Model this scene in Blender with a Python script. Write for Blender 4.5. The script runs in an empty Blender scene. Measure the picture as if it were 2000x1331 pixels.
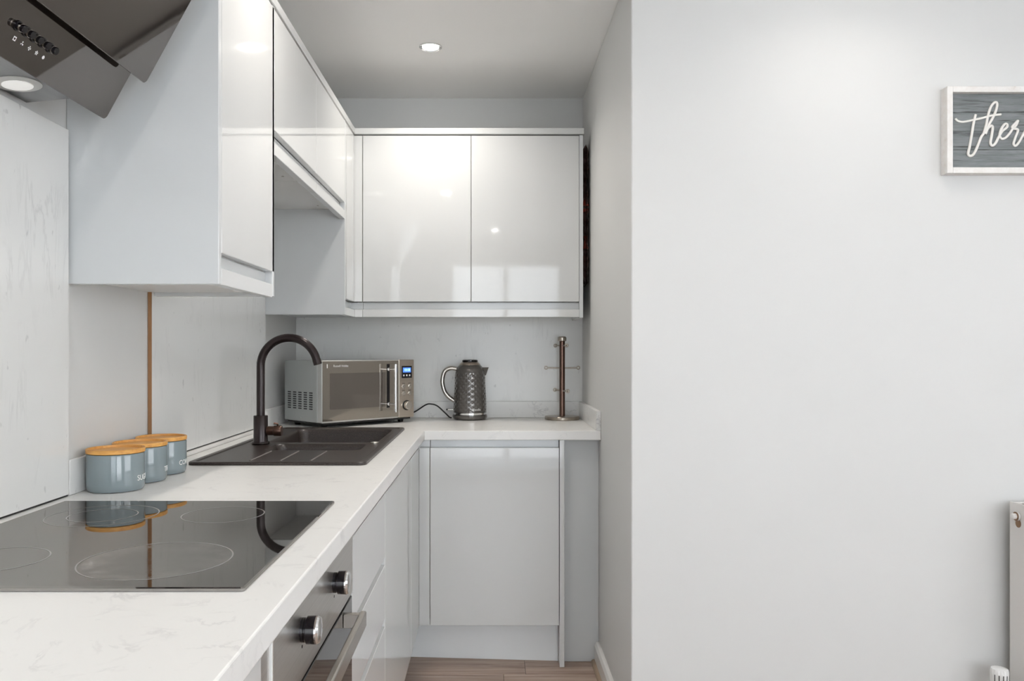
import bpy, bmesh, math, random
from mathutils import Vector, Matrix
random.seed(7)
SC = bpy.context.scene
COL = SC.collection
PI = math.pi
R = math.radians

# ------------------------------------------------------------------ camera
CAMZ = 1.2165
cam_d = bpy.data.cameras.new('camera')
cam = bpy.data.objects.new('camera', cam_d)
COL.objects.link(cam)
cam.location = (0, 0, CAMZ)
cam.rotation_euler = (PI/2, 0, 0)
cam_d.sensor_width = 36
cam_d.lens = 1560/2000*36
cam_d.shift_x = (1000-958)/2000
cam_d.shift_y = (687-665.5)/2000
cam_d.clip_start = 0.02
SC.camera = cam

# ------------------------------------------------------------------ exposure
SC.view_settings.view_transform = 'Standard'
SC.view_settings.look = 'None'
SC.view_settings.gamma = 1
SC.view_settings.use_curve_mapping = False
SC.view_settings.exposure = 0.36

# ------------------------------------------------------------------ daylight
W = bpy.data.worlds.new('world'); SC.world = W
W.use_nodes = True
W.node_tree.nodes['Background'].inputs[0].default_value = (0.80, 0.90, 1.0, 1)
W.node_tree.nodes['Background'].inputs[1].default_value = 1.6

def area(name, loc, rot, sx, sy, energy, color, spread=PI):
    l = bpy.data.lights.new(name, 'AREA'); l.shape = 'RECTANGLE'
    l.size = sx; l.size_y = sy; l.energy = energy; l.color = color; l.spread = spread
    o = bpy.data.objects.new(name, l); COL.objects.link(o)
    o.location = loc; o.rotation_euler = rot
    return o
REAR = -1.60           # wall behind the camera, with a glazed garden door
EAST = 3.00            # far right wall of the open-plan room, with an added window
CEIL = 2.387
area('garden_door_daylight', (0.16, REAR-0.16, 1.15), (R(90), 0, 0), 1.16, 1.96, 20, (0.90, 0.95, 1.0))
area('side_fill_light', (EAST+0.16, 0.35, 1.45), (R(90), 0, R(90)), 1.9, 1.25, 27, (0.97, 0.98, 1.0))  # fill at an unseen window, added to brighten the left run
area('rear_fill_light', (1.90, REAR-0.16, 1.32), (R(90), 0, 0), 1.72, 1.60, 46, (0.95, 0.975, 1.0))  # fill at an unseen window, added to brighten the alcove

# ------------------------------------------------------------------ materials
def new_mat(name):
    m = bpy.data.materials.new(name); m.use_nodes = True
    nt = m.node_tree; b = nt.nodes['Principled BSDF']
    return m, nt, b
def mat(name, col, rough=0.5, metal=0.0, ior=1.5, coat=0.0, emit=None, es=0.0, aniso=0.0):
    m, nt, b = new_mat(name)
    b.inputs['Base Color'].default_value = (*col, 1)
    b.inputs['Roughness'].default_value = rough
    b.inputs['Metallic'].default_value = metal
    b.inputs['IOR'].default_value = ior
    b.inputs['Coat Weight'].default_value = coat
    if emit:
        b.inputs['Emission Color'].default_value = (*emit, 1)
        b.inputs['Emission Strength'].default_value = es
    return m
def nd(nt, t, **kw):
    n = nt.nodes.new(t)
    for k, v in kw.items(): setattr(n, k, v)
    return n
def coords(nt, scale=(1, 1, 1), rot=(0, 0, 0)):
    g = nd(nt, 'ShaderNodeNewGeometry')
    mp = nd(nt, 'ShaderNodeMapping')
    mp.inputs['Scale'].default_value = scale
    mp.inputs['Rotation'].default_value = rot
    nt.links.new(g.outputs['Position'], mp.inputs['Vector'])
    return mp.outputs['Vector']
def noise(nt, vec, scale, detail=3, rough=0.55, dist=0.0):
    n = nd(nt, 'ShaderNodeTexNoise')
    n.inputs['Scale'].default_value = scale; n.inputs['Detail'].default_value = detail
    n.inputs['Roughness'].default_value = rough; n.inputs['Distortion'].default_value = dist
    nt.links.new(vec, n.inputs['Vector'])
    return n.outputs['Fac']
def ramp(nt, fac, stops):
    r = nd(nt, 'ShaderNodeValToRGB')
    el = r.color_ramp.elements
    while len(el) < len(stops): el.new(0.5)
    for e, (p, c) in zip(el, stops):
        e.position = p; e.color = (*c, 1)
    nt.links.new(fac, r.inputs['Fac'])
    return r.outputs['Color']
def mix(nt, fac, a, b, mode='MIX'):
    n = nd(nt, 'ShaderNodeMix', data_type='RGBA', blend_type=mode)
    for s, v in ((n.inputs[0], fac), (n.inputs[6], a), (n.inputs[7], b)):
        if hasattr(v, 'links') or isinstance(v, bpy.types.NodeSocket): nt.links.new(v, s)
        elif isinstance(v, tuple): s.default_value = (*v, 1)
        else: s.default_value = v
    return n.outputs[2]
def bump(nt, b, h, strength=0.1, dist=0.002):
    n = nd(nt, 'ShaderNodeBump'); n.inputs['Strength'].default_value = strength
    n.inputs['Distance'].default_value = dist
    nt.links.new(h, n.inputs['Height']); nt.links.new(n.outputs[0], b.inputs['Normal'])

M = {}
def paint(name, col):
    m, nt, b = new_mat(name)
    v = coords(nt)
    c = ramp(nt, noise(nt, v, 2.2, 2), [(0.3, tuple(x*0.985 for x in col)), (0.7, col)])
    nt.links.new(c, b.inputs['Base Color'])
    b.inputs['Roughness'].default_value = 0.62
    bump(nt, b, noise(nt, v, 260, 2), 0.06, 0.0006)
    return m
M['wall'] = paint('wall_paint', (0.685, 0.685, 0.675))
M['ceiling'] = paint('ceiling_paint', (0.93, 0.925, 0.91))
M['gloss'] = mat('gloss_cabinet_front', (0.68, 0.685, 0.68), 0.045, ior=1.52)
M['plinth'] = mat('white_gloss_plinth', (0.84, 0.86, 0.87), 0.08)
M['carcass'] = mat('cabinet_melamine', (0.78, 0.78, 0.77), 0.35)
M['panel'] = mat('gloss_grey_end_panel', (0.64, 0.655, 0.66), 0.10, ior=1.5)
M['white_edge'] = mat('white_edging', (0.82, 0.82, 0.81), 0.3)
M['dark_gap'] = mat('dark_void', (0.02, 0.02, 0.02), 0.6)

def marble(name, base, vein, vs, rough, spec_scale=55):
    m, nt, b = new_mat(name)
    v = coords(nt)
    big = noise(nt, v, vs, 6, 0.62, 1.6)
    veins = ramp(nt, big, [(0.475, (0, 0, 0)), (0.497, (1, 1, 1)), (0.503, (1, 1, 1)), (0.53, (0, 0, 0))])
    mask = ramp(nt, noise(nt, v, vs*1.9, 2), [(0.48, (0, 0, 0)), (0.68, (1, 1, 1))])
    k = mix(nt, 1.0, veins, mask, 'MULTIPLY')
    sp = ramp(nt, noise(nt, v, spec_scale, 2, 0.5), [(0.70, (0, 0, 0)), (0.78, (1, 1, 1))])
    cl = ramp(nt, noise(nt, v, 3.0, 3), [(0.3, tuple(x*0.97 for x in base)), (0.7, base)])
    c1 = mix(nt, k, cl, vein)
    sf = nd(nt, 'ShaderNodeMath', operation='MULTIPLY'); sf.inputs[1].default_value = 0.45
    nt.links.new(sp, sf.inputs[0])
    c2 = mix(nt, sf.outputs[0], c1, vein)
    nt.links.new(c2, b.inputs['Base Color'])
    b.inputs['Roughness'].default_value = rough
    return m
M['worktop'] = marble('white_marble_worktop', (0.87, 0.86, 0.84), (0.72, 0.71, 0.70), 7.5, 0.30, 80)
M['upstand'] = marble('white_marble_upstand', (0.82, 0.82, 0.81), (0.60, 0.60, 0.60), 8.0, 0.28, 70)
def splash(name, base, vein):
    m, nt, b = new_mat(name)
    v = coords(nt, (9, 9, 1.6), (R(8), 0, 0))
    big = noise(nt, v, 1.5, 6, 0.65, 0.8)
    veins = ramp(nt, big, [(0.465, (0, 0, 0)), (0.497, (1, 1, 1)), (0.503, (1, 1, 1)), (0.54, (0, 0, 0))])
    mask = ramp(nt, noise(nt, coords(nt), 6, 2), [(0.52, (0, 0, 0)), (0.74, (0.6, 0.6, 0.6))])
    k = mix(nt, 1.0, veins, mask, 'MULTIPLY')
    sp = ramp(nt, noise(nt, coords(nt, (1, 1, 0.6)), 48, 2), [(0.70, (0, 0, 0)), (0.76, (0.8, 0.8, 0.8))])
    c = mix(nt, sp, mix(nt, k, base, vein), vein)
    nt.links.new(c, b.inputs['Base Color'])
    b.inputs['Roughness'].default_value = 0.22
    return m
M['splash'] = splash('pale_marble_splashback', (0.80, 0.80, 0.785), (0.62, 0.62, 0.61))
M['raw_edge'] = mat('raw_board_edge', (0.33, 0.17, 0.075), 0.6)
M['sealant'] = mat('white_sealant', (0.80, 0.79, 0.77), 0.35)

def brushed(name, col, rough, sc=(2, 400, 400)):
    m, nt, b = new_mat(name)
    v = coords(nt, sc)
    n = noise(nt, v, 1.0, 3)
    c = ramp(nt, n, [(0.3, tuple(x*0.88 for x in col)), (0.7, col)])
    nt.links.new(c, b.inputs['Base Color'])
    b.inputs['Metallic'].default_value = 1.0
    b.inputs['Roughness'].default_value = rough
    return m
M['steel'] = brushed('brushed_steel', (0.70, 0.675, 0.65), 0.30, (400, 2, 400))
M['steel_grey'] = brushed('hood_steel', (0.30, 0.30, 0.30), 0.30, (60, 3, 60))
M['microwave_side'] = mat('microwave_silver_paint', (0.46, 0.48, 0.475), 0.42, metal=0.25)
M['microwave_front'] = brushed('microwave_steel', (0.62, 0.55, 0.48), 0.30, (2, 2, 300))
M['microwave_edge'] = mat('microwave_silver_edge', (0.66, 0.66, 0.64), 0.32, metal=0.6)
M['mirror_glass'] = mat('microwave_mirror_glass', (0.36, 0.325, 0.285), 0.06, metal=0.85)
M['mirror_window'] = mat('microwave_window_glass', (0.235, 0.21, 0.19), 0.07, metal=0.80)
M['chrome'] = mat('chrome', (0.78, 0.78, 0.78), 0.08, metal=1.0)
M['satin'] = mat('satin_nickel', (0.56, 0.53, 0.49), 0.27, metal=1.0)
M['black'] = mat('black_plastic', (0.012, 0.012, 0.013), 0.35)
M['black_gloss'] = mat('black_gloss', (0.008, 0.007, 0.010), 0.08)
M['oven_glass'] = mat('oven_black_glass', (0.012, 0.012, 0.013), 0.03, ior=1.9)
M['hood_glass'] = mat('hood_smoked_glass', (0.022, 0.018, 0.016), 0.04, ior=2.05)
M['hood_glass'].node_tree.nodes['Principled BSDF'].inputs['Specular Tint'].default_value = (1.0, 0.90, 0.83, 1)
M['print'] = mat('white_print', (0.85, 0.85, 0.84), 0.5)
M['ring'] = mat('hob_print', (0.30, 0.29, 0.28), 0.30)

def hob_mat():
    m, nt, b = new_mat('hob_glass')
    g = nd(nt, 'ShaderNodeNewGeometry')
    sub = nd(nt, 'ShaderNodeVectorMath', operation='DISTANCE')
    sub.inputs[1].default_value = (-0.479, 1.147, 0.918)
    nt.links.new(g.outputs['Position'], sub.inputs[0])
    band = ramp(nt, sub.outputs['Value'], [(0.045, (0.25, 0.25, 0.25)), (0.085, (1, 1, 1)), (0.100, (1, 1, 1)), (0.112, (0, 0, 0))])
    n = ramp(nt, noise(nt, g.outputs['Position'], 26, 5, 0.7), [(0.44, (0, 0, 0)), (0.72, (1, 1, 1))])
    k = mix(nt, 1.0, band, n, 'MULTIPLY')
    c = mix(nt, k, (0.012, 0.011, 0.011), (0.20, 0.19, 0.18))
    nt.links.new(c, b.inputs['Base Color'])
    rr = ramp(nt, k, [(0.0, (0.02, 0.02, 0.02)), (1.0, (0.22, 0.22, 0.22))])
    nt.links.new(rr, b.inputs['Roughness'])
    b.inputs['IOR'].default_value = 3.9
    b.inputs['Specular Tint'].default_value = (1.0, 0.96, 0.92, 1)
    return m
M['hob'] = hob_mat()
def sink_mat():
    m, nt, b = new_mat('granite_composite')
    v = coords(nt)
    c = ramp(nt, noise(nt, v, 420, 2), [(0.35, (0.018, 0.012, 0.011)), (0.62, (0.042, 0.031, 0.027)), (0.75, (0.10, 0.078, 0.070))])
    nt.links.new(c, b.inputs['Base Color'])
    b.inputs['Roughness'].default_value = 0.33
    bump(nt, b, noise(nt, v, 500, 2), 0.10, 0.0004)
    return m
M['sink'] = sink_mat()
M['sink_ridge'] = mat('sink_ridge', (0.16, 0.14, 0.13), 0.4)
M['tap'] = mat('dark_bronze', (0.022, 0.014, 0.014), 0.27, metal=0.4)
M['tap_brown'] = mat('worn_bronze', (0.10, 0.055, 0.040), 0.28, metal=0.7)
M['kettle'] = mat('gunmetal_kettle', (0.125, 0.116, 0.108), 0.18, metal=0.45, coat=0.6)
M['pewter'] = mat('champagne_metal', (0.50, 0.43, 0.37), 0.22, metal=1.0)
M['mug_tree'] = brushed('bronze_mug_tree', (0.17, 0.105, 0.085), 0.24, (200, 200, 3))
M['mug_base'] = brushed('bronze_nickel', (0.46, 0.41, 0.35), 0.28, (90, 3, 3))
M['glaze'] = mat('grey_blue_glaze', (0.235, 0.285, 0.305), 0.10, ior=1.5, coat=0.3)
def bamboo():
    m, nt, b = new_mat('bamboo')
    v = coords(nt, (6, 90, 90))
    c = ramp(nt, noise(nt, v, 1.6, 3), [(0.3, (0.66, 0.30, 0.070)), (0.7, (0.83, 0.45, 0.12))])
    nt.links.new(c, b.inputs['Base Color']); b.inputs['Roughness'].default_value = 0.42
    return m
M['bamboo'] = bamboo()
def plank_mat():
    m, nt, b = new_mat('laminate_plank')
    oi = nd(nt, 'ShaderNodeObjectInfo')
    g = nd(nt, 'ShaderNodeNewGeometry')
    add = nd(nt, 'ShaderNodeVectorMath', operation='ADD')
    sc = nd(nt, 'ShaderNodeVectorMath', operation='SCALE'); sc.inputs['Scale'].default_value = 37.0
    comb = nd(nt, 'ShaderNodeCombineXYZ')
    nt.links.new(oi.outputs['Random'], comb.inputs[0]); nt.links.new(oi.outputs['Random'], comb.inputs[1])
    nt.links.new(comb.outputs[0], sc.inputs[0])
    nt.links.new(g.outputs['Position'], add.inputs[0]); nt.links.new(sc.outputs[0], add.inputs[1])
    mp = nd(nt, 'ShaderNodeMapping'); mp.inputs['Scale'].default_value = (1.6, 26, 26)
    nt.links.new(add.outputs[0], mp.inputs['Vector'])
    n1 = noise(nt, mp.outputs[0], 1.3, 6, 0.62, 0.6)
    c1 = ramp(nt, n1, [(0.28, (0.20, 0.135, 0.10)), (0.5, (0.37, 0.275, 0.22)), (0.72, (0.52, 0.42, 0.36))])
    tint = ramp(nt, oi.outputs['Random'], [(0.0, (0.85, 0.85, 0.86)), (1.0, (1.08, 1.05, 1.02))])
    c = mix(nt, 1.0, c1, tint, 'MULTIPLY')
    nt.links.new(c, b.inputs['Base Color'])
    b.inputs['Roughness'].default_value = 0.42
    bump(nt, b, n1, 0.12, 0.001)
    return m
M['plank'] = plank_mat()
M['subfloor'] = mat('subfloor', (0.06, 0.045, 0.035), 0.8)
M['beading'] = mat('oak_beading', (0.36, 0.27, 0.19), 0.5)
M['skirting'] = mat('white_gloss_wood', (0.80, 0.79, 0.77), 0.25)
def grey_wood():
    m, nt, b = new_mat('weathered_grey_wood')
    v = coords(nt, (5, 5, 60))
    n = noise(nt, v, 1.6, 7, 0.68, 0.5)
    c = ramp(nt, n, [(0.30, (0.045, 0.05, 0.052)), (0.44, (0.165, 0.18, 0.185)), (0.62, (0.225, 0.24, 0.245)), (0.80, (0.30, 0.31, 0.31))])
    crack = ramp(nt, noise(nt, coords(nt, (4, 4, 150)), 1.2, 3, 0.6, 0.3), [(0.31, (0.15, 0.12, 0.10)), (0.37, (1, 1, 1))])
    nt.links.new(mix(nt, 1.0, c, crack, 'MULTIPLY'), b.inputs['Base Color'])
    b.inputs['Roughness'].default_value = 0.75
    bump(nt, b, n, 0.35, 0.002)
    return m
M['grey_wood'] = grey_wood()
def distressed():
    m, nt, b = new_mat('distressed_white_paint')
    v = coords(nt, (1, 1, 1))
    n = noise(nt, v, 42, 5, 0.65)
    c = ramp(nt, n, [(0.27, (0.42, 0.30, 0.22)), (0.34, (0.74, 0.70, 0.67)), (0.6, (0.80, 0.78, 0.76))])
    nt.links.new(c, b.inputs['Base Color']); b.inputs['Roughness'].default_value = 0.55
    return m
M['distressed'] = distressed()
M['letter'] = mat('letter_white', (0.80, 0.78, 0.74), 0.5)
M['enamel'] = mat('white_radiator_enamel', (0.74, 0.72, 0.70), 0.28)
M['brass'] = mat('brown_brass', (0.28, 0.17, 0.10), 0.35, metal=0.8)
M['lamp'] = mat('lamp_lens', (0.9, 0.9, 0.9), 0.4, emit=(1.0, 0.97, 0.92), es=85.0)
M['hood_lamp'] = mat('hood_lamp_lens', (0.86, 0.86, 0.84), 0.35, emit=(1, 0.98, 0.94), es=0.25)
M['lamp_rim'] = mat('lamp_rim_frosted', (0.60, 0.60, 0.58), 0.3)
M['lcd'] = mat('blue_display', (0.0, 0.0, 0.0), 0.2, emit=(0.10, 0.28, 1.0), es=0.9)
M['lcd_text'] = mat('display_digits', (0.0, 0.0, 0.0), 0.3, emit=(0.35, 0.65, 1.0), es=2.2)
M['glass'] = mat('window_glass', (1, 1, 1), 0.0, ior=1.45)
M['glass'].node_tree.nodes['Principled BSDF'].inputs['Transmission Weight'].default_value = 1.0
M['frame'] = mat('white_upvc', (0.80, 0.80, 0.79), 0.3)
M['maroon'] = mat('maroon_film', (0.055, 0.014, 0.010), 0.22, coat=0.5)
M['red'] = mat('red_glint_film', (0.26, 0.028, 0.014), 0.2, coat=0.5)  # glints on the packet, put into its colour

# ------------------------------------------------------------------ builders
OFF = {}
def woff(o):
    return OFF.get(o.name, Vector((0, 0, 0))) if o else Vector((0, 0, 0))
def props(o, label=None, cat=None, group=None, kind=None):
    if label: o['label'] = label
    if cat: o['category'] = cat
    if group: o['group'] = group
    if kind: o['kind'] = kind
    return o
def thing(name, label, cat, loc=(0, 0, 0), rotz=0, group=None):
    o = bpy.data.objects.new(name, None); COL.objects.link(o)
    o.empty_display_size = 0.05
    o.location = loc; o.rotation_euler = (0, 0, rotz)
    OFF[o.name] = Vector(loc)
    return props(o, label, cat, group)
def obj(name, bm, m, parent=None, smooth=None, local=False):
    """bm in world coordinates (or in the parent's own frame when local)"""
    me = bpy.data.meshes.new(name)
    bmesh.ops.recalc_face_normals(bm, faces=bm.faces)
    if parent is not None:
        sh = Vector((0, 0, 0)) if local else -woff(parent)
    else:
        lo = Vector((min(v.co.x for v in bm.verts), min(v.co.y for v in bm.verts), min(v.co.z for v in bm.verts)))
        hi = Vector((max(v.co.x for v in bm.verts), max(v.co.y for v in bm.verts), 0))
        base = Vector(((lo.x+hi.x)/2, (lo.y+hi.y)/2, lo.z)); sh = -base
    for v in bm.verts: v.co += sh
    bm.to_mesh(me); bm.free()
    ms = m if isinstance(m, (list, tuple)) else [m]
    for x in ms: me.materials.append(M[x] if isinstance(x, str) else x)
    if smooth is not None:
        me.shade_smooth(); me.set_sharp_from_angle(angle=R(smooth))
    o = bpy.data.objects.new(name, me); COL.objects.link(o)
    if parent is not None:
        o.parent = parent; OFF[o.name] = woff(parent)
    else:
        o.location = base; OFF[o.name] = base
    return o
def bx(bm, x0, x1, y0, y1, z0, z1, bev=0.0, mi=0, seg=1):
    if x0 > x1: x0, x1 = x1, x0
    if y0 > y1: y0, y1 = y1, y0
    r = bmesh.ops.create_cube(bm, size=1)
    vs = r['verts']
    for v in vs:
        v.co = Vector(((x0+x1)/2+v.co.x*(x1-x0), (y0+y1)/2+v.co.y*(y1-y0), (z0+z1)/2+v.co.z*(z1-z0)))
    fs = set(f for v in vs for f in v.link_faces)
    for f in fs: f.material_index = mi
    if bev > 0:
        es = list(set(e for v in vs for e in v.link_edges))
        rr = bmesh.ops.bevel(bm, geom=es, offset=bev, segments=seg, affect='EDGES', profile=0.5)
        for f in rr['faces']: f.material_index = mi
    return bm
def box(name, x0, x1, y0, y1, z0, z1, m, parent=None, bev=0.0012, seg=1, local=False):
    bm = bmesh.new(); bx(bm, x0, x1, y0, y1, z0, z1, bev, 0, seg)
    return obj(name, bm, m, parent, None, local)
def lathe(bm, prof, c, segs=40, axis='Z', mi=0):
    """prof [(radius, height)], revolved about an axis through c"""
    rings = []
    for r, h in prof:
        if r < 1e-6:
            p = (0, 0, h); rings.append([p])
        else:
            rings.append([(r*math.cos(2*PI*i/segs), r*math.sin(2*PI*i/segs), h) for i in range(segs)])
    def tr(p):
        x, y, z = p
        if axis == 'X': x, y, z = z, x, y
        elif axis == 'Y': x, y, z = y, z, x
        elif axis == '-Y': x, y, z = x, -z, y
        elif axis == '-Z': x, y, z = x, -y, -z
        return Vector((x, y, z))+Vector(c)
    vr = [[bm.verts.new(tr(p)) for p in ring] for ring in rings]
    for a, b in zip(vr, vr[1:]):
        if len(a) == 1 and len(b) == 1: continue
        for i in range(segs):
            j = (i+1) % segs
            if len(a) == 1: f = bm.faces.new((a[0], b[i], b[j]))
            elif len(b) == 1: f = bm.faces.new((a[i], a[j], b[0]))
            else: f = bm.faces.new((a[i], a[j], b[j], b[i]))
            f.material_index = mi
    for ring, flip in ((vr[0], True), (vr[-1], False)):
        if len(ring) > 1:
            f = bm.faces.new(ring[::-1] if flip else ring); f.material_index = mi
    return bm
def tube(bm, pts, rad, segs=14, cap=True, mi=0):
    """rad: number or one per point"""
    P = [Vector(p) for p in pts]; n = len(P)
    rr = rad if isinstance(rad, (list, tuple)) else [rad]*n
    t0 = (P[1]-P[0]).normalized()
    up = Vector((0, 0, 1)) if abs(t0.z) < 0.9 else Vector((0, 1, 0))
    u = t0.cross(up).normalized(); rings = []
    for i in range(n):
        t = (P[min(i+1, n-1)]-P[max(i-1, 0)]).normalized()
        u = (u-t*u.dot(t)).normalized(); w = t.cross(u)
        rings.append([bm.verts.new(P[i]+(u*math.cos(2*PI*k/segs)+w*math.sin(2*PI*k/segs))*rr[i]) for k in range(segs)])
    for a, b in zip(rings, rings[1:]):
        for k in range(segs):
            f = bm.faces.new((a[k], a[(k+1) % segs], b[(k+1) % segs], b[k])); f.material_index = mi
    if cap:
        bm.faces.new(rings[0][::-1]).material_index = mi; bm.faces.new(rings[-1]).material_index = mi
    return bm
def spline(pts, sub=6):
    P = [Vector(p) for p in pts]; out = []
    for i in range(len(P)-1):
        p0 = P[max(i-1, 0)]; p1 = P[i]; p2 = P[i+1]; p3 = P[min(i+2, len(P)-1)]
        for s in range(sub):
            t = s/sub
            out.append(0.5*((2*p1)+(p2-p0)*t+(2*p0-5*p1+4*p2-p3)*t*t+(3*p1-p0-3*p2+p3)*t**3))
    out.append(P[-1]); return out
def rrect(x0, x1, y0, y1, r, n=6):
    pts = []
    for cx, cy, a in ((x1-r, y1-r, 0), (x0+r, y1-r, 90), (x0+r, y0+r, 180), (x1-r, y0+r, 270)):
        for i in range(n+1):
            t = R(a+90*i/n); pts.append((cx+r*math.cos(t), cy+r*math.sin(t)))
    return pts
def loft(bm, loops, cap0=False, cap1=True, mi=0):
    vr = [[bm.verts.new(p) for p in lp] for lp in loops]
    for a, b in zip(vr, vr[1:]):
        n = len(a)
        for i in range(n):
            f = bm.faces.new((a[i], a[(i+1) % n], b[(i+1) % n], b[i])); f.material_index = mi
    if cap0: bm.faces.new(vr[0][::-1]).material_index = mi
    if cap1: bm.faces.new(vr[-1]).material_index = mi
    return vr
def slab(bm, xs, ys, filled, z0, z1):
    """a flat slab over a grid of cells, some left open"""
    nx, ny = len(xs)-1, len(ys)-1
    vt, vb = {}, {}
    def V(d, i, j, z):
        if (i, j) not in d: d[(i, j)] = bm.verts.new((xs[i], ys[j], z))
        return d[(i, j)]
    def F(i, j): return 0 <= i < nx and 0 <= j < ny and filled(i, j)
    for i in range(nx):
        for j in range(ny):
            if not F(i, j): continue
            q = ((i, j), (i+1, j), (i+1, j+1), (i, j+1))
            bm.faces.new([V(vt, a, b, z1) for a, b in q])
            bm.faces.new([V(vb, a, b, z0) for a, b in q][::-1])
            for (di, dj, a, b) in ((-1, 0, q[3], q[0]), (1, 0, q[1], q[2]), (0, -1, q[0], q[1]), (0, 1, q[2], q[3])):
                if not F(i+di, j+dj):
                    bm.faces.new((V(vt, *b, z1), V(vt, *a, z1), V(vb, *a, z0), V(vb, *b, z0)))
    return bm
def text_bm(body, size, extrude=0.0004, shear=0.0):
    cu = bpy.data.curves.new('lettering', 'FONT'); cu.body = body; cu.size = size
    cu.extrude = extrude; cu.align_x = 'CENTER'; cu.align_y = 'CENTER'; cu.shear = shear
    o = bpy.data.objects.new('lettering', cu); COL.objects.link(o)
    dg = bpy.context.evaluated_depsgraph_get(); dg.update()
    me = bpy.data.meshes.new_from_object(o.evaluated_get(dg))
    bm = bmesh.new(); bm.from_mesh(me)
    bpy.data.objects.remove(o); bpy.data.curves.remove(cu); bpy.data.meshes.remove(me)
    return bm
def xform(bm, mat4):
    for v in bm.verts: v.co = mat4 @ v.co
    return bm

# ------------------------------------------------------------------ key planes (metres)
WL = -0.897            # left wall
WB = 3.688             # back wall
WR = 0.4245            # side wall of the alcove
WF = 2.408             # wall that faces the camera on the right
TOP = 0.912            # worktop surface
UND = 0.876            # worktop underside
WTX = -0.254           # worktop edge of the left run
WTY = 3.065            # worktop edge of the back run
BX = -0.275            # base door faces, left run
BY = 3.077             # base door faces, back run
UX = -0.5745           # wall-unit door faces, left run
UY = 3.371             # wall-unit door faces, back run

# ------------------------------------------------------------------ structure
def struct(name, bm, m, label, parent=None):
    o = obj(name, bm, m, parent); props(o, label, None, None, 'structure'); return o
def sbox(name, x0, x1, y0, y1, z0, z1, m, label):
    bm = bmesh.new(); bx(bm, x0, x1, y0, y1, z0, z1)
    return struct(name, bm, m, label)
fl = sbox('floor', WL-0.1, EAST+0.1, REAR-0.1, WB+0.1, -0.06, -0.008, 'subfloor', 'brown wood laminate floor of the kitchen')
pw, pl = 0.192, 1.28
row = 0; y = REAR
while y < WB:
    x = WL-random.random()*pl*0.9
    if 2.9 < y < 3.3: x = WL-0.25
    while x < EAST:
        a, b = max(x, WL), min(x+pl, EAST)
        if b-a > 0.02:
            bm = bmesh.new(); bx(bm, a+0.0006, b-0.0006, y+0.0006, min(y+pw, WB)-0.0006, -0.008, 0.0, 0.0008)
            obj('plank', bm, 'plank', fl)
        x += pl
    y += pw; row += 1
sbox('ceiling', WL-0.1, EAST+0.1, REAR-0.1, WB+0.1, CEIL, CEIL+0.1, 'ceiling', 'smooth pale ceiling with recessed downlights')
sbox('wall_left', WL-0.1, WL, REAR-0.1, WB+0.1, 0, CEIL, 'wall', 'pale painted wall behind the hob run')
sbox('wall_back', WL, WR, WB, WB+0.1, 0, CEIL, 'wall', 'pale painted wall at the end of the alcove')
bm = bmesh.new()
bx(bm, WR, EAST+0.1, WF, WB+0.1, 0, CEIL, 0.004, seg=2)
struct('wall_right', bm, 'wall', 'large plain pale wall with the sign, turning into the alcove')
# rear wall with the garden door opening, east wall with an added window opening
bm = bmesh.new()
xs = [WL, -0.44, 0.76, 1.00, 2.80, EAST]; zs = [0, 0.02, 0.50, 2.16, CEIL]
for i in range(5):
    for k in range(4):
        if (i == 1 and k in (1, 2)) or (i == 3 and k == 2): continue
        bx(bm, xs[i], xs[i+1], REAR-0.1, REAR, zs[k], zs[k+1])
struct('wall_rear', bm, 'wall', 'painted wall behind the viewpoint with a garden door')
bm = bmesh.new()
ys = [REAR, -0.65, 1.35, WF]; zs = [0, 0.80, 2.10, CEIL]
for i in range(3):
    for k in range(3):
        if i == 1 and k == 1: continue
        bx(bm, EAST, EAST+0.1, ys[i], ys[i+1], zs[k], zs[k+1])
struct('wall_east', bm, 'wall', 'painted far right wall with an added window')
# glazed door, plus two windows added for light (out of view, seen only in reflections)
def glazing(name, label, horiz, a0, a1, z0, z1, at, n):
    fr = bmesh.new(); w = 0.05
    def seg(p0, p1, q0, q1, t=0.06):
        if horiz: bx(fr, p0, p1, at-t/2, at+t/2, q0, q1, 0.003)
        else: bx(fr, at-t/2, at+t/2, p0, p1, q0, q1, 0.003)
    seg(a0, a1, z0, z0+w); seg(a0, a1, z1-w, z1)
    step = (a1-a0-w)/n
    for i in range(n+1): seg(a0+i*step, a0+i*step+w, z0+w, z1-w)
    o = obj(name, fr, 'frame'); props(o, label, None, None, 'structure')
    for i in range(n):
        p = bmesh.new(); p0 = a0+i*step+w; p1 = a0+(i+1)*step
        if horiz: bx(p, p0, p1, at-0.004, at+0.004, z0+w, z1-w)
        else: bx(p, at-0.004, at+0.004, p0, p1, z0+w, z1-w)
        obj('pane', p, 'glass', o)
glazing('door_1', 'white framed glazed garden door', True, -0.44, 0.76, 0.02, 2.16, REAR-0.06, 2)
glazing('added_window_2', 'added white framed wide window, unseen, behind the viewpoint', True, 1.00, 2.80, 0.50, 2.16, REAR-0.06, 3)
glazing('added_window_1', 'added white framed window, unseen, in the far right wall', False, -0.65, 1.35, 0.80, 2.10, EAST+0.06, 3)

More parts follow.
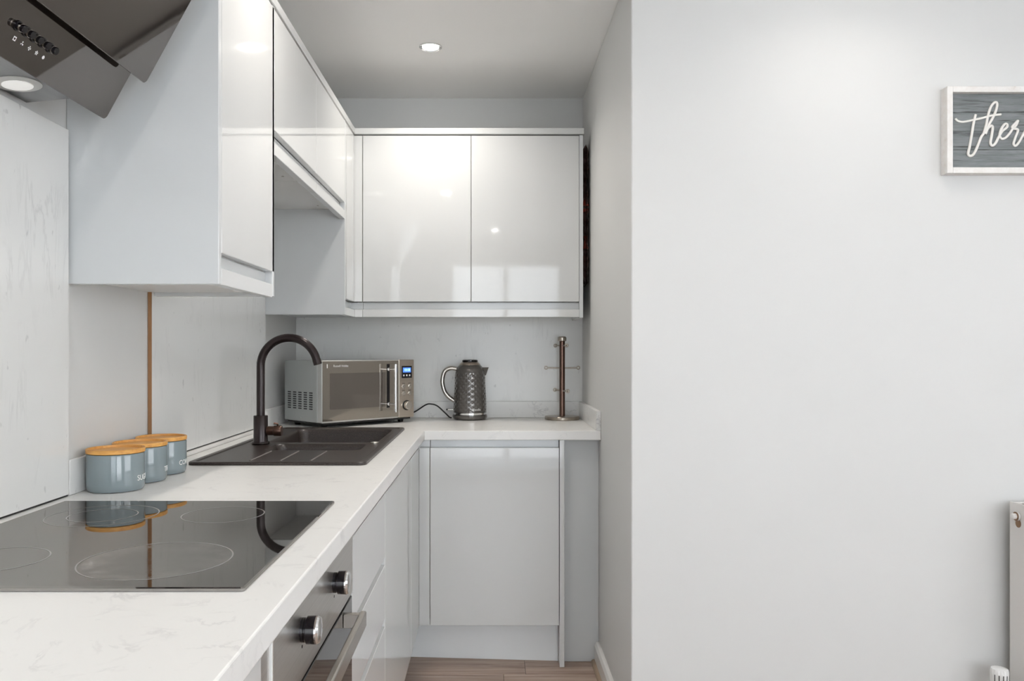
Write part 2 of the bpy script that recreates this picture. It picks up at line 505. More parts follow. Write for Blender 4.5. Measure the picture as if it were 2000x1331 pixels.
# skirting boards
bm = bmesh.new()
prof = [(0.0, 0.0), (0.018, 0.0), (0.018, 0.066), (0.012, 0.078), (0.006, 0.082), (0.0, 0.082)]
lp0 = [Vector((WR-px, 3.125, pz)) for px, pz in prof]
lp1 = [Vector((WR-px, WF-0.018, pz)) for px, pz in prof]
loft(bm, [lp0, lp1], True, True)
sk = struct('baseboard_right', bm, 'skirting', 'white skirting board along the alcove side wall')
bm = bmesh.new()
lp0 = [Vector((WR-0.018, WF-pd, pz)) for pd, pz in prof]; lp1 = [Vector((EAST, WF-pd, pz)) for pd, pz in prof]
loft(bm, [lp0, lp1], True, True)
struct('baseboard_front', bm, 'skirting', 'white skirting board below the sign wall')
bm = bmesh.new()
bead = [(0, 0)]+[(0.013*math.cos(R(a)), 0.013*math.sin(R(a))) for a in range(0, 91, 15)]
loft(bm, [[Vector((WR-0.018-px, 3.125, pz)) for px, pz in bead], [Vector((WR-0.018-px, WF-0.03, pz)) for px, pz in bead]], True, True)
struct('trim_1', bm, 'beading', 'wood-coloured quarter-round beading at the foot of the skirting')

# splashback panels and back wall panel
def splash_panel(name, label, x0, x1, y0, y1, z0, z1, raw=False, seam=True):
    o = box(name, x0, x1, y0, y1, z0, z1, 'splash', None, 0.0006)
    props(o, label, 'splashback')
    box('seam', x0+0.0002, x1-0.001, y0+0.002, y1-0.002, z0-0.003, z0-0.0001, 'dark_gap', o, 0) if seam else None
    if raw:
        e = box('raw_edge', x0+0.0005, x1, y0-0.004, y0-0.0002, z0, z1, 'raw_edge', o, 0)
        e['label'] = 'brown uncovered board edge'
    return o
PX = WL+0.010
splash_panel('splashback', 'tall pale marble splashback panel behind the hob, below the hood', WL+0.0005, PX, -0.6, 1.680, TOP+0.0037, 1.683)
splash_panel('splashback', 'pale marble splashback panel behind the black sink, with a brown raw edge', WL+0.0005, PX, 2.0925, 3.148, TOP+0.0145, 1.776, raw=True)
splash_panel('splashback', 'pale marble wall panel behind the microwave and kettle', WL+0.0005, WR-0.0005, WB-0.006, WB-0.0004, TOP+0.0006, 1.52, seam=False)
o = box('sealant_strip', WL+0.0006, PX+0.012, 2.0925, 3.10, TOP+0.0006, TOP+0.011, 'sealant', None, 0.002)
props(o, 'white sealing strip along the wall behind the black sink', 'seal strip')

# worktop: one continuous L with an opening for the sink bowls
bm = bmesh.new()
xs = [WL+0.0008, -0.785, -0.350, WTX, WR-0.0008]; ys = [-0.6, 2.385, 3.085, WB-0.0008]
ys = [-0.6, 2.385, WTY, 3.085, WB-0.0008]
def wf(i, j):
    if i == 1 and j in (1, 2): return False
    if i == 3: return j >= 2
    return True
slab(bm, xs, ys, wf, UND, TOP)
wt = obj('worktop', bm, 'worktop')
bv = wt.modifiers.new('bevel', 'BEVEL'); bv.width = 0.0025; bv.segments = 2; bv.limit_method = 'ANGLE'
props(wt, 'white marble L-shaped worktop carrying the hob, sink and microwave', 'worktop')

# upstands
UH = 0.075
def upstand(label, x0, x1, y0, y1):
    return props(box('upstand', x0, x1, y0, y1, TOP+0.0006, TOP+UH, 'upstand', None, 0.001), label, 'upstand')
upstand('short marble upstand behind the three grey canisters', WL+0.0005, PX, 1.684, 2.086)
upstand('marble upstand in the corner left of the microwave', WL+0.0005, PX+0.006, 3.152, WB-0.0065)
upstand('long marble upstand along the back wall behind the kettle', PX+0.0065, WR-0.0005, WB-0.024, WB-0.0065)
upstand('stubby marble upstand on the alcove side wall beside the mug tree', WR-0.0185, WR-0.0005, WTY+0.002, WB-0.0245)

# ------------------------------------------------------------------ wall cabinets
DT = 0.020             # door thickness
def pelmet_bits(root, kind, a0, a1, zr0, zr1, zb0, join=False):
    """recessed finger rail and the light bottom rail below the doors"""
    if kind == 'L':
        box('handle_rail', UX-0.034, UX-0.019, a0, a1, zr0, zr1, 'panel', root, 0.0006)
        box('bottom_rail', UX-0.022, UX, a0, a1, zb0, zr0, 'gloss', root, 0.001)
    else:
        box('handle_rail', a0, a1, UY+0.019, UY+0.034, zr0, zr1, 'panel', root, 0.0006)
        box('bottom_rail', a0, a1, UY, UY+0.022, zb0, zr0, 'gloss', root, 0.001)
Y0, Y1, Y2, Y3 = 1.688, 2.1226, 2.635, 3.151
ZT = 2.128
# single cabinet with the large end panel
r = thing('wall_cabinet', 'tall wall cabinet with a big grey end panel beside the cooker hood', 'cabinet', (WL+0.16, (Y0+Y1)/2, 1.359))
box('end_panel', WL+0.0005, UX, Y0, Y0+0.018, 1.359, ZT+0.003, 'panel', r)
box('carcass', WL+0.0005, UX-0.022, Y0+0.0185, Y1-0.0185, 1.372, ZT+0.003, 'carcass', r)
box('end_panel', WL+0.0105, UX, Y1-0.018, Y1-0.0005, 1.362, ZT+0.003, 'panel', r)
box('door', UX-DT, UX, Y0+0.0195, Y1-0.0015, 1.427, ZT, 'gloss', r)
pelmet_bits(r, 'L', Y0+0.0185, Y1-0.0185, 1.394, 1.424, 1.359)
# two short bridging cabinets above the sink
for k, (a, b, lab) in enumerate(((Y1, Y2, 'short bridging wall cabinet above the sink, next to the tall cabinet'),
                                (Y2, Y3, 'short bridging wall cabinet above the sink, next to the corner cabinet'))):
    r = thing('bridge_cabinet', lab, 'cabinet', (WL+0.16, (a+b)/2, 1.74), group='bridging cabinets above the sink')
    box('carcass', WL+0.0005, UX-0.036, a+0.0005, b-0.0005, 1.778, ZT+0.003, 'carcass', r)
    box('door', UX-DT, UX, a+0.001, b-0.001, 1.805, ZT, 'gloss', r)
    pelmet_bits(r, 'L', a+0.0005, b-0.0005, 1.774, 1.803, 1.740)
    bm = bmesh.new(); lathe(bm, [(0.004, 0), (0.004, 0.002), (0.0, 0.0025)], (UX-0.09, b-0.08, 1.778), 12, '-Z')
    obj('screw_cap', bm, 'satin', r, 40)
# corner cabinet: grey side panel, narrow door, corner posts
r = thing('corner_wall_cabinet', 'narrow corner wall cabinet with a grey side panel above the tap', 'cabinet', (WL+0.16, 3.4, 1.359))
box('end_panel', WL+0.0005, UX, Y3+0.0005, Y3+0.018, 1.362, ZT+0.003, 'panel', r)
box('carcass', WL+0.0005, UX-0.036, Y3+0.0185, WB-0.007, 1.374, ZT+0.003, 'carcass', r)
box('door', UX-DT, UX, Y3+0.019, 3.325, 1.427, ZT, 'gloss', r)
bm = bmesh.new(); bx(bm, UX-DT, UX, 3.3265, UY+0.02, 1.427, ZT, 0.001); bx(bm, UX-0.0003, -0.5415, UY, UY+DT, 1.427, ZT, 0.001)
obj('corner_post', bm, 'gloss', r)
bm = bmesh.new()
bx(bm, UX-0.034, UX-0.019, Y3+0.0185, UY+0.034, 1.394, 1.424); bx(bm, UX-0.019, -0.5405, UY+0.019, UY+0.034, 1.394, 1.424)
obj('handle_rail', bm, 'panel', r)
bm = bmesh.new()
bx(bm, UX-0.022, UX, Y3+0.0185, UY+0.022, 1.362, 1.394, 0.001); bx(bm, UX+0.0002, -0.5405, UY, UY+0.022, 1.362, 1.394, 0.001)
obj('bottom_rail', bm, 'gloss', r)
# double cabinet on the back wall
XA, XM, XB, XE = -0.540, -0.082, 0.3753, 0.391
r = thing('wall_cabinet', 'wide glossy two-door wall cabinet on the back wall above the kettle', 'cabinet', ((XA+XE)/2, WB-0.15, 1.359))
box('carcass', XA+0.0005, XB-0.0005, UY+0.036, WB-0.0065, 1.374, ZT+0.003, 'carcass', r)
box('door', XA+0.001, XM-0.001, UY, UY+DT, 1.427, ZT, 'gloss', r)
box('door', XM+0.001, XB-0.0015, UY, UY+DT, 1.427, ZT, 'gloss', r)
pelmet_bits(r, 'B', XA+0.0005, XB-0.0005, 1.394, 1.424, 1.362)
box('end_panel', XB, XE, UY, WB-0.0065, 1.359, ZT+0.003, 'panel', r)
# cornice strip running along the tops
bm = bmesh.new()
pts = [(UX-0.03, Y0), (UX+0.003, Y0), (UX+0.003, UY-0.003), (XE+0.004, UY-0.003), (XE+0.004, UY+0.03), (UX-0.03, UY+0.03)]
loft(bm, [[Vector((px, py, 2.134)) for px, py in pts], [Vector((px, py, 2.160)) for px, py in pts]], True, True)
o = obj('cornice', bm, 'gloss')
bv = o.modifiers.new('bevel', 'BEVEL'); bv.width = 0.0015; bv.segments = 1; bv.limit_method = 'ANGLE'
props(o, 'glossy white cornice strip along the tops of the wall cabinets', 'cornice')

# crumpled dark red packet in the slot beside the back wall cabinet
bm = bmesh.new()
nz, ny = 46, 12; g = []
for i in range(nz+1):
    z = 1.50+0.60*i/nz; rowv = []
    for j in range(ny+1):
        yy = UY+0.030+0.22*j/ny
        w = 0.010+0.0055*math.sin(z*41+j*1.7)*math.cos(j*2.3+i*0.9)+random.uniform(-0.002, 0.002)
        if i in (0, nz) or j in (0, ny): w = 0.002
        rowv.append((XE+0.0165, yy+random.uniform(-0.003, 0.003), z, w))
    g.append(rowv)
for sgn in (-1, 1):
    vv = [[bm.verts.new((px+sgn*w*0.95, py, pz)) for px, py, pz, w in rw] for rw in g]
    for i in range(nz):
        for j in range(ny):
            f = bm.faces.new((vv[i][j], vv[i][j+1], vv[i+1][j+1], vv[i+1][j]))
            zc = g[i][j][2]
            f.material_index = 1 if (1.80 < zc < 1.86 or 1.64 < zc < 1.70) and (i*3+j*5) % 7 < 5 else 0  # red bands painted where the film glints
o = obj('plastic_packet', bm, ['maroon', 'red'])
props(o, 'crumpled dark red packet stuffed in the gap beside the wall cabinet', 'packet')

# ------------------------------------------------------------------ base units
ZB, ZD = 0.160, 0.845      # door bottom and top
def gola(root, kind, a0, a1):
    if kind == 'L': box('handle_rail', BX-0.040, BX-0.024, a0, a1, ZD-0.03, UND-0.0006, 'panel', root, 0.0005)
    else: box('handle_rail', a0, a1, BY+0.024, BY+0.040, ZD-0.03, UND-0.0006, 'panel', root, 0.0005)
D0, D1, D2, D3 = 1.0035, 1.584, 2.0836, 2.771
# nearest cupboard
r = thing('base_cabinet', 'white base cabinet under the near end of the worktop, before the oven', 'cabinet', (-0.58, 0.45, 0))
box('carcass', WL+0.0005, BX-0.042, -0.55, 0.955, 0.152, UND-0.0006, 'carcass', r)
box('door', BX-DT, BX, 0.36, 0.958, ZB, ZD+0.026, 'gloss', r)
box('door', BX-DT, BX, -0.25, 0.357, ZB, ZD+0.026, 'gloss', r)
gola(r, 'L', -0.55, 0.955)
box('filler_panel', BX-0.022, BX-0.001, 0.9595, 0.9965, ZB, UND-0.0006, 'steel', r)
box('edge_strip', BX-0.030, BX+0.002, 0.9975, 1.0020, ZB, UND-0.0006, 'white_edge', r, 0.0005)
# oven
r = thing('oven', 'built-in steel oven with black door and steel bar handle under the hob', 'oven', (-0.55, (D0+D1)/2, 0.16))
box('body', WL+0.06, BX-0.024, D0+0.004, D1-0.004, 0.165, UND-0.002, 'dark_gap', r)
box('control_panel', BX-0.022, BX+0.002, D0, D1-0.002, 0.740, UND-0.0015, 'steel', r, 0.0012)
box('door', BX-0.022, BX+0.001, D0+0.001, D1-0.003, 0.300, 0.7335, 'oven_glass', r, 0.0012)
box('base_panel', BX-0.022, BX+0.001, D0+0.001, D1-0.003, 0.165, 0.296, 'steel', r, 0.0012)
for yy in (1.394, 1.157):
    bm = bmesh.new()
    lathe(bm, [(0.0175, 0.0), (0.0175, 0.0045), (0.0165, 0.005), (0.0165, 0.0065), (0.0198, 0.008), (0.0200, 0.0205)], (BX+0.002, yy, 0.813), 32, 'X')
    k = obj('knob', bm, 'black_gloss', r, 35)
    bm = bmesh.new()
    lathe(bm, [(0.0202, 0.0207), (0.0202, 0.0232), (0.0180, 0.0262), (0.010, 0.0275), (0.0, 0.028)], (BX+0.002, yy, 0.813), 32, 'X')
    obj('knob_cap', bm, 'chrome', k, 35)
    bm = text_bm('\u2022', 0.02, 0.0002)
    xform(bm, Matrix.Translation((BX+0.0024, yy, 0.788)) @ Matrix.Rotation(R(90), 4, 'Z') @ Matrix.Rotation(R(90), 4, 'X'))
    obj('knob_mark', bm, 'black', r)
hd = bmesh.new()
H0, H1 = 1.085, 1.503
bx(hd, BX+0.030, BX+0.042, H0, H1, 0.699, 0.729, 0.003, seg=2)
h = obj('handle', hd, 'satin', r)
for yy in (H0+0.004, H1-0.018):
    box('handle_bracket', BX+0.001, BX+0.0305, yy, yy+0.014, 0.701, 0.727, 'satin', h, 0.001)
# drawers
r = thing('drawer_unit', 'white handleless drawer unit between the oven and the sink cupboard', 'drawers', (-0.58, (D1+D2)/2, 0))
box('carcass', WL+0.0005, BX-0.042, D1+0.001, D2-0.0005, 0.152, UND-0.0006, 'carcass', r)
gola(r, 'L', D1+0.001, D2-0.0005)
zt = ZD
for k, zb in enumerate((0.680, 0.520, 0.345, ZB)):
    box('drawer', BX-DT, BX, D1+0.001, D2-0.001, zb, zt, 'gloss', r)
    if k < 3:
        box('finger_rail', BX-0.032, BX-0.010, D1+0.001, D2-0.001, zb-0.0205, zb-0.0005, 'gloss', r, 0.0005)
    zt = zb-0.021
# sink cupboard
r = thing('base_cabinet', 'white handleless base cabinet below the black sink', 'cabinet', (-0.58, (D2+D3)/2, 0))
box('side_panel', WL+0.0005, BX-0.042, D2, D2+0.017, 0.152, UND-0.0006, 'carcass', r)
box('side_panel', WL+0.0005, BX-0.042, D3+0.29, D3+0.305, 0.152, UND-0.0006, 'carcass', r)
box('floor_panel', WL+0.0005, BX-0.042, D2+0.018, D3+0.289, 0.152, 0.168, 'carcass', r)
box('door', BX-DT, BX, D2+0.001, D3-0.001, ZB, ZD, 'gloss', r)
gola(r, 'L', D2, BY+0.04)
# corner posts and the back-run cabinet
r2 = thing('base_cabinet', 'white base cabinet with one plain door facing the camera below the kettle', 'cabinet', (0.0, 3.38, 0))
box('carcass', -0.2325, 0.2645, BY+0.042, WB-0.01, 0.152, UND-0.0006, 'carcass', r2)
box('door', -0.2325, 0.2640, BY, BY+DT, ZB, ZD, 'gloss', r2)
gola(r2, 'B', -0.232, 0.2645)
bm = bmesh.new()
bx(bm, BX-DT, BX, D3+0.001, BY+DT, ZB, ZD, 0.001); bx(bm, BX+0.0002, -0.2345, BY, BY+DT, ZB, ZD, 0.001)
bx(bm, BX-0.02, -0.2345, BY+0.024, BY+0.04, ZD-0.03, UND-0.0006)
props(obj('corner_post', bm, 'gloss'), 'narrow white corner post where the two base cabinet runs meet', 'corner post')
o = box('end_panel', 0.2660, 0.2845, BY-0.004, WB-0.01, 0.0006, UND-0.0006, 'gloss', None, 0.001)
props(o, 'white upright end panel reaching the floor beside the base door', 'end panel')
o = box('filler_panel', 0.2855, WR-0.0006, 3.130, 3.148, 0.0006, UND-0.0006, 'panel', None, 0.001)
props(o, 'recessed grey filler panel between the end panel and the side wall', 'filler panel')
bm = bmesh.new()
pz = [(-0.338, 3.180), (0.2650, 3.137), (0.2650, 3.153), (-0.338, 3.196)]
loft(bm, [[Vector((a, b, 0.0006)) for a, b in pz], [Vector((a, b, 0.151)) for a, b in pz]], True, True)
props(obj('plinth', bm, 'plinth'), 'grey kick board under the back-run base cabinet', 'plinth')
o = box('plinth', -0.354, -0.338, -0.55, 3.196, 0.0006, 0.151, 'plinth', None, 0.001)
props(o, 'long kick board under the oven and drawers', 'plinth')

# ------------------------------------------------------------------ hob
HX0, HX1, HY0, HY1 = -0.853, -0.312, 1.011, 1.600
r = thing('hob', 'black glass ceramic hob with four ringed zones set in the worktop', 'hob', ((HX0+HX1)/2, (HY0+HY1)/2, TOP))
bm = bmesh.new()
o0 = rrect(HX0, HX1, HY0, HY1, 0.004, 3); o1 = rrect(HX0+0.002, HX1-0.002, HY0+0.002, HY1-0.002, 0.003, 3)
loft(bm, [[Vector((a, b, TOP+0.0006)) for a, b in o0], [Vector((a, b, TOP+0.0040)) for a, b in o0], [Vector((a, b, TOP+0.0055)) for a, b in o1]], True, True)
obj('glass_top', bm, 'hob', r)
def ring(cx, cy, rad, w=0.0022):
    bm = bmesh.new(); n = 96; z = TOP+0.0057
    a = [bm.verts.new((cx+(rad-w)*math.cos(2*PI*i/n), cy+(rad-w)*math.sin(2*PI*i/n), z)) for i in range(n)]
    b = [bm.verts.new((cx+rad*math.cos(2*PI*i/n), cy+rad*math.sin(2*PI*i/n), z)) for i in range(n)]
    for i in range(n): bm.faces.new((a[i], b[i], b[(i+1) % n], a[(i+1) % n]))
    obj('zone_ring', bm, 'ring', r)
ring(-0.479, 1.147, 0.105); ring(-0.713, 1.147, 0.0725); ring(-0.707, 1.457, 0.096); ring(-0.490, 1.465, 0.0735)
ring(-0.707, 1.457, 0.060)

# ------------------------------------------------------------------ cooker hood
r = thing('cooker_hood', 'angled black glass cooker hood with push buttons on the left wall', 'cooker hood', (WL+0.1, 1.305, 1.69))
bm = bmesh.new()   # body with sloping underside
yb0, yb1 = 1.085, 1.525
pr = [(WL+0.0108, 1.692), (-0.792, 1.701), (-0.70, 1.90), (-0.62, 2.05), (WL+0.0108, 2.05)]
loft(bm, [[Vector((a, yb0, b)) for a, b in pr], [Vector((a, yb1, b)) for a, b in pr]], True, True)
obj('body', bm, 'steel_grey', r)
box('chimney', WL+0.0108, -0.66, 1.18, 1.43, 2.05, CEIL-0.0006, 'black_gloss', r)
ud = Vector((0.48, 0, 0.877)).normalized(); nn = Vector((0.877, 0, -0.48)).normalized()
def glass_panel(name, p0, length, y0, y1, m='hood_glass', th=0.006):
    """tilted sheet: p0 = lowest edge of its outer face, y0..y1 along the wall"""
    bm = bmesh.new(); lp = rrect(0, length, y0, y1, 0.009, 5)
    P = lambda a, b, d: Vector((p0[0], 0, p0[1]))+ud*a+Vector((0, b, 0))-nn*d
    lp2 = rrect(0.001, length-0.001, y0+0.001, y1-0.001, 0.009, 5)
    loft(bm, [[P(a, b, th) for a, b in lp], [P(a, b, 0.001) for a, b in lp], [P(a, b, 0) for a, b in lp2]], True, True)
    return obj(name, bm, m, r)
GY0, GY1 = 1.005, 1.603
gl = glass_panel('lower_glass', (-0.7726, 1.6815), 0.215, GY0, GY1)
glass_panel('upper_glass', (-0.6924, 1.7535), 0.42, GY0, GY1)
# dark channel between the two sheets
bm = bmesh.new()
P = lambda a, b, d: Vector((-0.7726, 0, 1.6815))+ud*a+Vector((0, b, 0))+nn*d
c = [P(0.125, 1.06, 0.0005), P(0.205, 1.06, 0.0005), P(0.205, 1.06, 0.022), P(0.125, 1.06, 0.022)]
c2 = [p+Vector((0, 0.485, 0)) for p in c]
loft(bm, [c, c2], True, True); obj('air_channel', bm, 'black', r)
# push buttons and printed symbols
Q = lambda a, b: Vector((-0.7726, 0, 1.6815))+ud*a+Vector((0, b, 0))
for k in range(5):
    yb = 1.260+k*0.0228; ys_ = 1.267+k*0.0203
    bm = bmesh.new(); p = Q(0.0560, yb)
    rot = nn.to_track_quat('Z', 'Y').to_matrix().to_4x4()
    lathe(bm, [(0.0088, -0.001), (0.0088, 0.002), (0.0066, 0.0025), (0.0066, 0.0052), (0.0062, 0.0052), (0.0062, 0.0085), (0.0066, 0.0085), (0.0066, 0.0130), (0.0058, 0.0138), (0.0, 0.0140)], (0, 0, 0), 24)
    xform(bm, Matrix.Translation(p) @ rot); bt = obj('button', bm, 'black_gloss', gl, 40)
    bm = bmesh.new()
    lathe(bm, [(0.0064, 0.0054), (0.0070, 0.0056), (0.0070, 0.0081), (0.0064, 0.0083)], (0, 0, 0), 20)
    xform(bm, Matrix.Translation(p) @ rot); obj('button_collar', bm, 'satin', gl, 40)
    # symbol: square, triangle fan, fans, lamp
    bm = bmesh.new(); q = Q(0.0363, ys_); s = 0.0036; ey = Vector((0, 1, 0)); e = nn*0.0004
    def poly(pts): bm.faces.new([bm.verts.new(q+ud*a*s+ey*b*s+e) for a, b in pts])
    if k == 0:
        for x0, x1, y0, y1 in ((-1, 1, -1, -0.5), (-1, 1, 0.5, 1), (-1, -0.5, -0.5, 0.5), (0.5, 1, -0.5, 0.5)): poly([(x0, y0), (x1, y0), (x1, y1), (x0, y1)])
    elif k in (1, 2, 3):
        nb = k+2
        for i in range(nb):
            a = 2*PI*i/nb
            poly([(0, 0), (math.cos(a-0.42), math.sin(a-0.42)), (1.1*math.cos(a), 1.1*math.sin(a)), (math.cos(a+0.42), math.sin(a+0.42))])
    else:
        poly([(0.9*math.cos(2*PI*i/14), 0.9*math.sin(2*PI*i/14)) for i in range(14)])
    obj('symbol', bm, 'print', gl)
# lamps in the underside
slope = (1.701-1.692)/(WL+0.0108+0.792)*-1
for yy in (1.428, 1.182):
    xc = -0.846; zc = 1.692+(xc-(WL+0.0108))*0.0953
    bm = bmesh.new(); lathe(bm, [(0.0395, -0.002), (0.0395, 0.0015), (0.034, 0.003), (0.025, 0.0032)], (0, 0, 0), 40)
    T = Matrix.Translation((xc, yy, zc)) @ Matrix.Rotation(-math.atan(0.0953), 4, 'Y') @ Matrix.Rotation(PI, 4, 'X')
    xform(bm, T); lr = obj('lamp_rim', bm, 'lamp_rim', r, 40)
    bm = bmesh.new(); lathe(bm, [(0.0255, 0.0030), (0.0250, 0.0042), (0.0, 0.0046)], (0, 0, 0), 40)
    xform(bm, T); obj('lamp_lens', bm, 'hood_lamp', lr, 40)

# ------------------------------------------------------------------ sink and tap
SX0, SX1, SY0, SY1 = -0.812, -0.333, 2.130, 3.115
ST = TOP+0.0062
r = thing('sink', 'black granite composite sink with one and a half bowls and drainer', 'sink', ((SX0+SX1)/2, (SY0+SY1)/2, TOP))
def ring_pts(lp, z): return [Vector((a, b, z)) for a, b in lp]
outer = rrect(SX0, SX1, SY0, SY1, 0.022, 6); inn1 = rrect(SX0+0.003, SX1-0.003, SY0+0.003, SY1-0.003, 0.020, 6)
inn2 = rrect(SX0+0.015, SX1-0.015, SY0+0.015, SY1-0.015, 0.014, 6); inn3 = rrect(SX0+0.020, SX1-0.020, SY0+0.020, SY1-0.020, 0.012, 6)
mb = rrect(-0.735, -0.372, 2.620, 3.060, 0.035, 6); hb = rrect(-0.690, -0.396, 2.412, 2.578, 0.030, 6)
bm = bmesh.new()
loft(bm, [ring_pts(outer, TOP+0.0006), ring_pts(outer, ST+0.001), ring_pts(inn1, ST+0.003), ring_pts(inn2, ST+0.003), ring_pts(inn3, ST)], True, False)
def bed(loop):
    vs = [bm.verts.new(p) for p in ring_pts(loop, ST)]
    return [bm.edges.new((vs[i], vs[(i+1) % len(vs)])) for i in range(len(vs))]
es = bed(inn3)+bed(mb)+bed(hb)
bmesh.ops.triangle_fill(bm, use_beauty=True, use_dissolve=False, edges=es)
# bottom of the rim is cut open where the bowls pass
bm.faces.ensure_lookup_table()
bot = [f for f in bm.faces if len(f.verts) == len(outer) and abs(f.calc_center_median().z-(TOP+0.0006)) < 1e-4]
bmesh.ops.delete(bm, geom=bot, context='FACES_ONLY')
bmesh.ops.remove_doubles(bm, verts=bm.verts, dist=0.00005)
obj('deck', bm, 'sink', r)
def bowl(name, x0, x1, y0, y1, rr, depth):
    bm = bmesh.new(); L = []
    for ins, z in ((0, ST), (0.003, ST-0.003), (0.006, ST-0.012), (0.012, ST-depth+0.03), (0.022, ST-depth+0.008), (0.045, ST-depth)):
        L.append(ring_pts(rrect(x0+ins, x1-ins, y0+ins, y1-ins, rr, 6), z))
    loft(bm, L, False, True)
    b = obj(name, bm, 'sink', r, 50)
    bm = bmesh.new(); lathe(bm, [(0.040, 0), (0.040, 0.002), (0.030, 0.0035), (0.0, 0.003)], ((x0+x1)/2, (y0+y1)/2, ST-depth+0.0005), 32)
    obj('drain', bm, 'chrome', b, 40)
bowl('main_bowl', -0.735, -0.372, 2.620, 3.060, 0.035, 0.19)
bowl('half_bowl', -0.690, -0.396, 2.412, 2.578, 0.030, 0.13)
for xg in (-0.655, -0.573, -0.490):
    bm = bmesh.new()
    loft(bm, [[Vector((xg-0.003, y, ST+0.0002)), Vector((xg+0.003, y, ST+0.0002)), Vector((xg+0.001, y, ST+0.0022)), Vector((xg-0.001, y, ST+0.0022))] for y in (2.175, 2.385)], True, True)
    obj('drainer_ridge', bm, 'sink_ridge', r)
bm = bmesh.new(); lathe(bm, [(0.015, 0), (0.015, 0.002), (0.012, 0.004), (0, 0.005)], (-0.378, 2.60, ST+0.0002), 24)
obj('waste_knob', bm, 'satin', r, 40)

TX, TY = -0.740, 2.572
r = thing('tap', 'dark bronze swan-neck kitchen tap standing on the black sink', 'tap', (TX, TY, ST))
bm = bmesh.new(); z0 = ST+0.0003
lathe(bm, [(0.0270, z0), (0.0285, z0+0.003), (0.0270, z0+0.008), (0.0230, z0+0.009), (0.0225, z0+0.012), (0.0225, z0+0.0905), (0.0215, z0+0.092), (0.012, z0+0.092)], (TX, TY, 0), 40)
obj('body', bm, 'tap', r, 35)
bm = bmesh.new(); pts = []
zc = 1.168; RA = 0.0925
for i in range(8): pts.append((TX, TY, z0+0.088+(zc-z0-0.088)*i/7))
for i in range(1, 27):
    a = R(180-166*i/26); pts.append((TX+RA+RA*math.cos(a), TY-0.012*i/26, zc+RA*math.sin(a)))
tube(bm, pts, 0.0132, 20)
sp = obj('spout', bm, 'tap', r, 45)
bm = bmesh.new(); e0 = Vector(pts[-1]); dd = (Vector(pts[-1])-Vector(pts[-2])).normalized()
tube(bm, [e0+dd*0.0005, e0+dd*0.016], 0.0137, 20)
obj('nozzle', bm, 'tap', sp, 45)
bm = bmesh.new()
lathe(bm, [(0.0150, 0.0), (0.0150, 0.022), (0.0170, 0.023), (0.0175, 0.043), (0.0155, 0.047), (0, 0.0475)], (TX+0.021, TY, ST+0.043), 28, 'X')
lv = obj('lever_hub', bm, 'tap_brown', r, 35)
bm = bmesh.new(); tube(bm, [(TX+0.055, TY, ST+0.058), (TX+0.057, TY-0.01, ST+0.066), (TX+0.045, TY-0.012, ST+0.068)], 0.0035, 10)
obj('lever', bm, 'tap_brown', lv, 45)

# ------------------------------------------------------------------ canisters
def canister(cx, cy, word, label, ang):
    rad = 0.0595; z = TOP+0.0006
    t = thing('canister', label, 'canister', (cx, cy, TOP), group='grey storage canisters with bamboo lids')
    bm = bmesh.new()
    lathe(bm, [(0.050, z), (0.056, z+0.001), (0.0588, z+0.006), (rad, z+0.016), (rad, z+0.078), (0.0585, z+0.081), (0.052, z+0.0815)], (cx, cy, 0), 64)
    b = obj('body', bm, 'glaze', t, 40)
    bm = bmesh.new(); q = z+0.0818
    lathe(bm, [(0.0570, q), (0.0602, q+0.001), (0.0605, q+0.0085), (0.0590, q+0.0100), (0.0555, q+0.0100), (0.0545, q+0.0050), (0, q+0.0046)], (cx, cy, 0), 64)
    obj('lid', bm, 'bamboo', t, 30)
    bm = text_bm(word, 0.0168, 0.0002)
    for v in bm.verts:       # wrap the word around the pot
        a = ang+v.co.x/rad; rr = rad+0.0003+v.co.z
        v.co = Vector((cx+rr*math.cos(a), cy+rr*math.sin(a), z+0.027+v.co.y))
    o = obj('lettering', bm, 'print', b)
canister(-0.8265, 1.762, 'SUGAR', 'grey sugar canister with bamboo lid, nearest to the hob', R(6))
canister(-0.8265, 1.884, 'TEA', 'grey tea canister with bamboo lid, in the middle of the three', R(9))
canister(-0.8265, 2.006, 'COFFEE', 'grey coffee canister with bamboo lid, nearest to the sink', R(3))

# ------------------------------------------------------------------ microwave (own frame: x along the front, -y towards the viewer)
MW, MD, MZ0, MZ1 = 0.468, 0.279, 0.0215, 0.2695
r = thing('microwave', 'silver microwave with mirrored door standing across the worktop corner', 'microwave', (-0.662, 3.135, TOP), R(45))
L = dict(local=True)
box('body', 0.0, MW-0.006, 0.034, MD, MZ0, MZ1-0.001, 'microwave_side', r, 0.002, **L)
TP = 0.3835
bm = bmesh.new(); bx(bm, 0.0, TP-0.001, 0.0, 0.033, MZ0, MZ1, 0.003)
dr = obj('door', bm, 'microwave_edge', r, None, True)
box('door_glass', 0.0022, TP-0.003, -0.0012, -0.0001, MZ0+0.006, MZ1-0.004, 'mirror_glass', dr, 0.0004, **L)
box('door_window', 0.037, 0.312, -0.0022, -0.0013, MZ0+0.052, MZ1-0.052, 'mirror_window', dr, 0.0003, **L)
box('handle_strip', 0.318, 0.333, -0.0024, -0.0013, MZ0+0.046, MZ1-0.018, 'black_gloss', dr, 0.0004, **L)
bm = bmesh.new(); tube(bm, [(0.326, -0.052, MZ0+0.030), (0.326, -0.052, MZ1-0.018)], 0.0058, 16)
hh = obj('handle', bm, 'chrome', dr, 45, True)
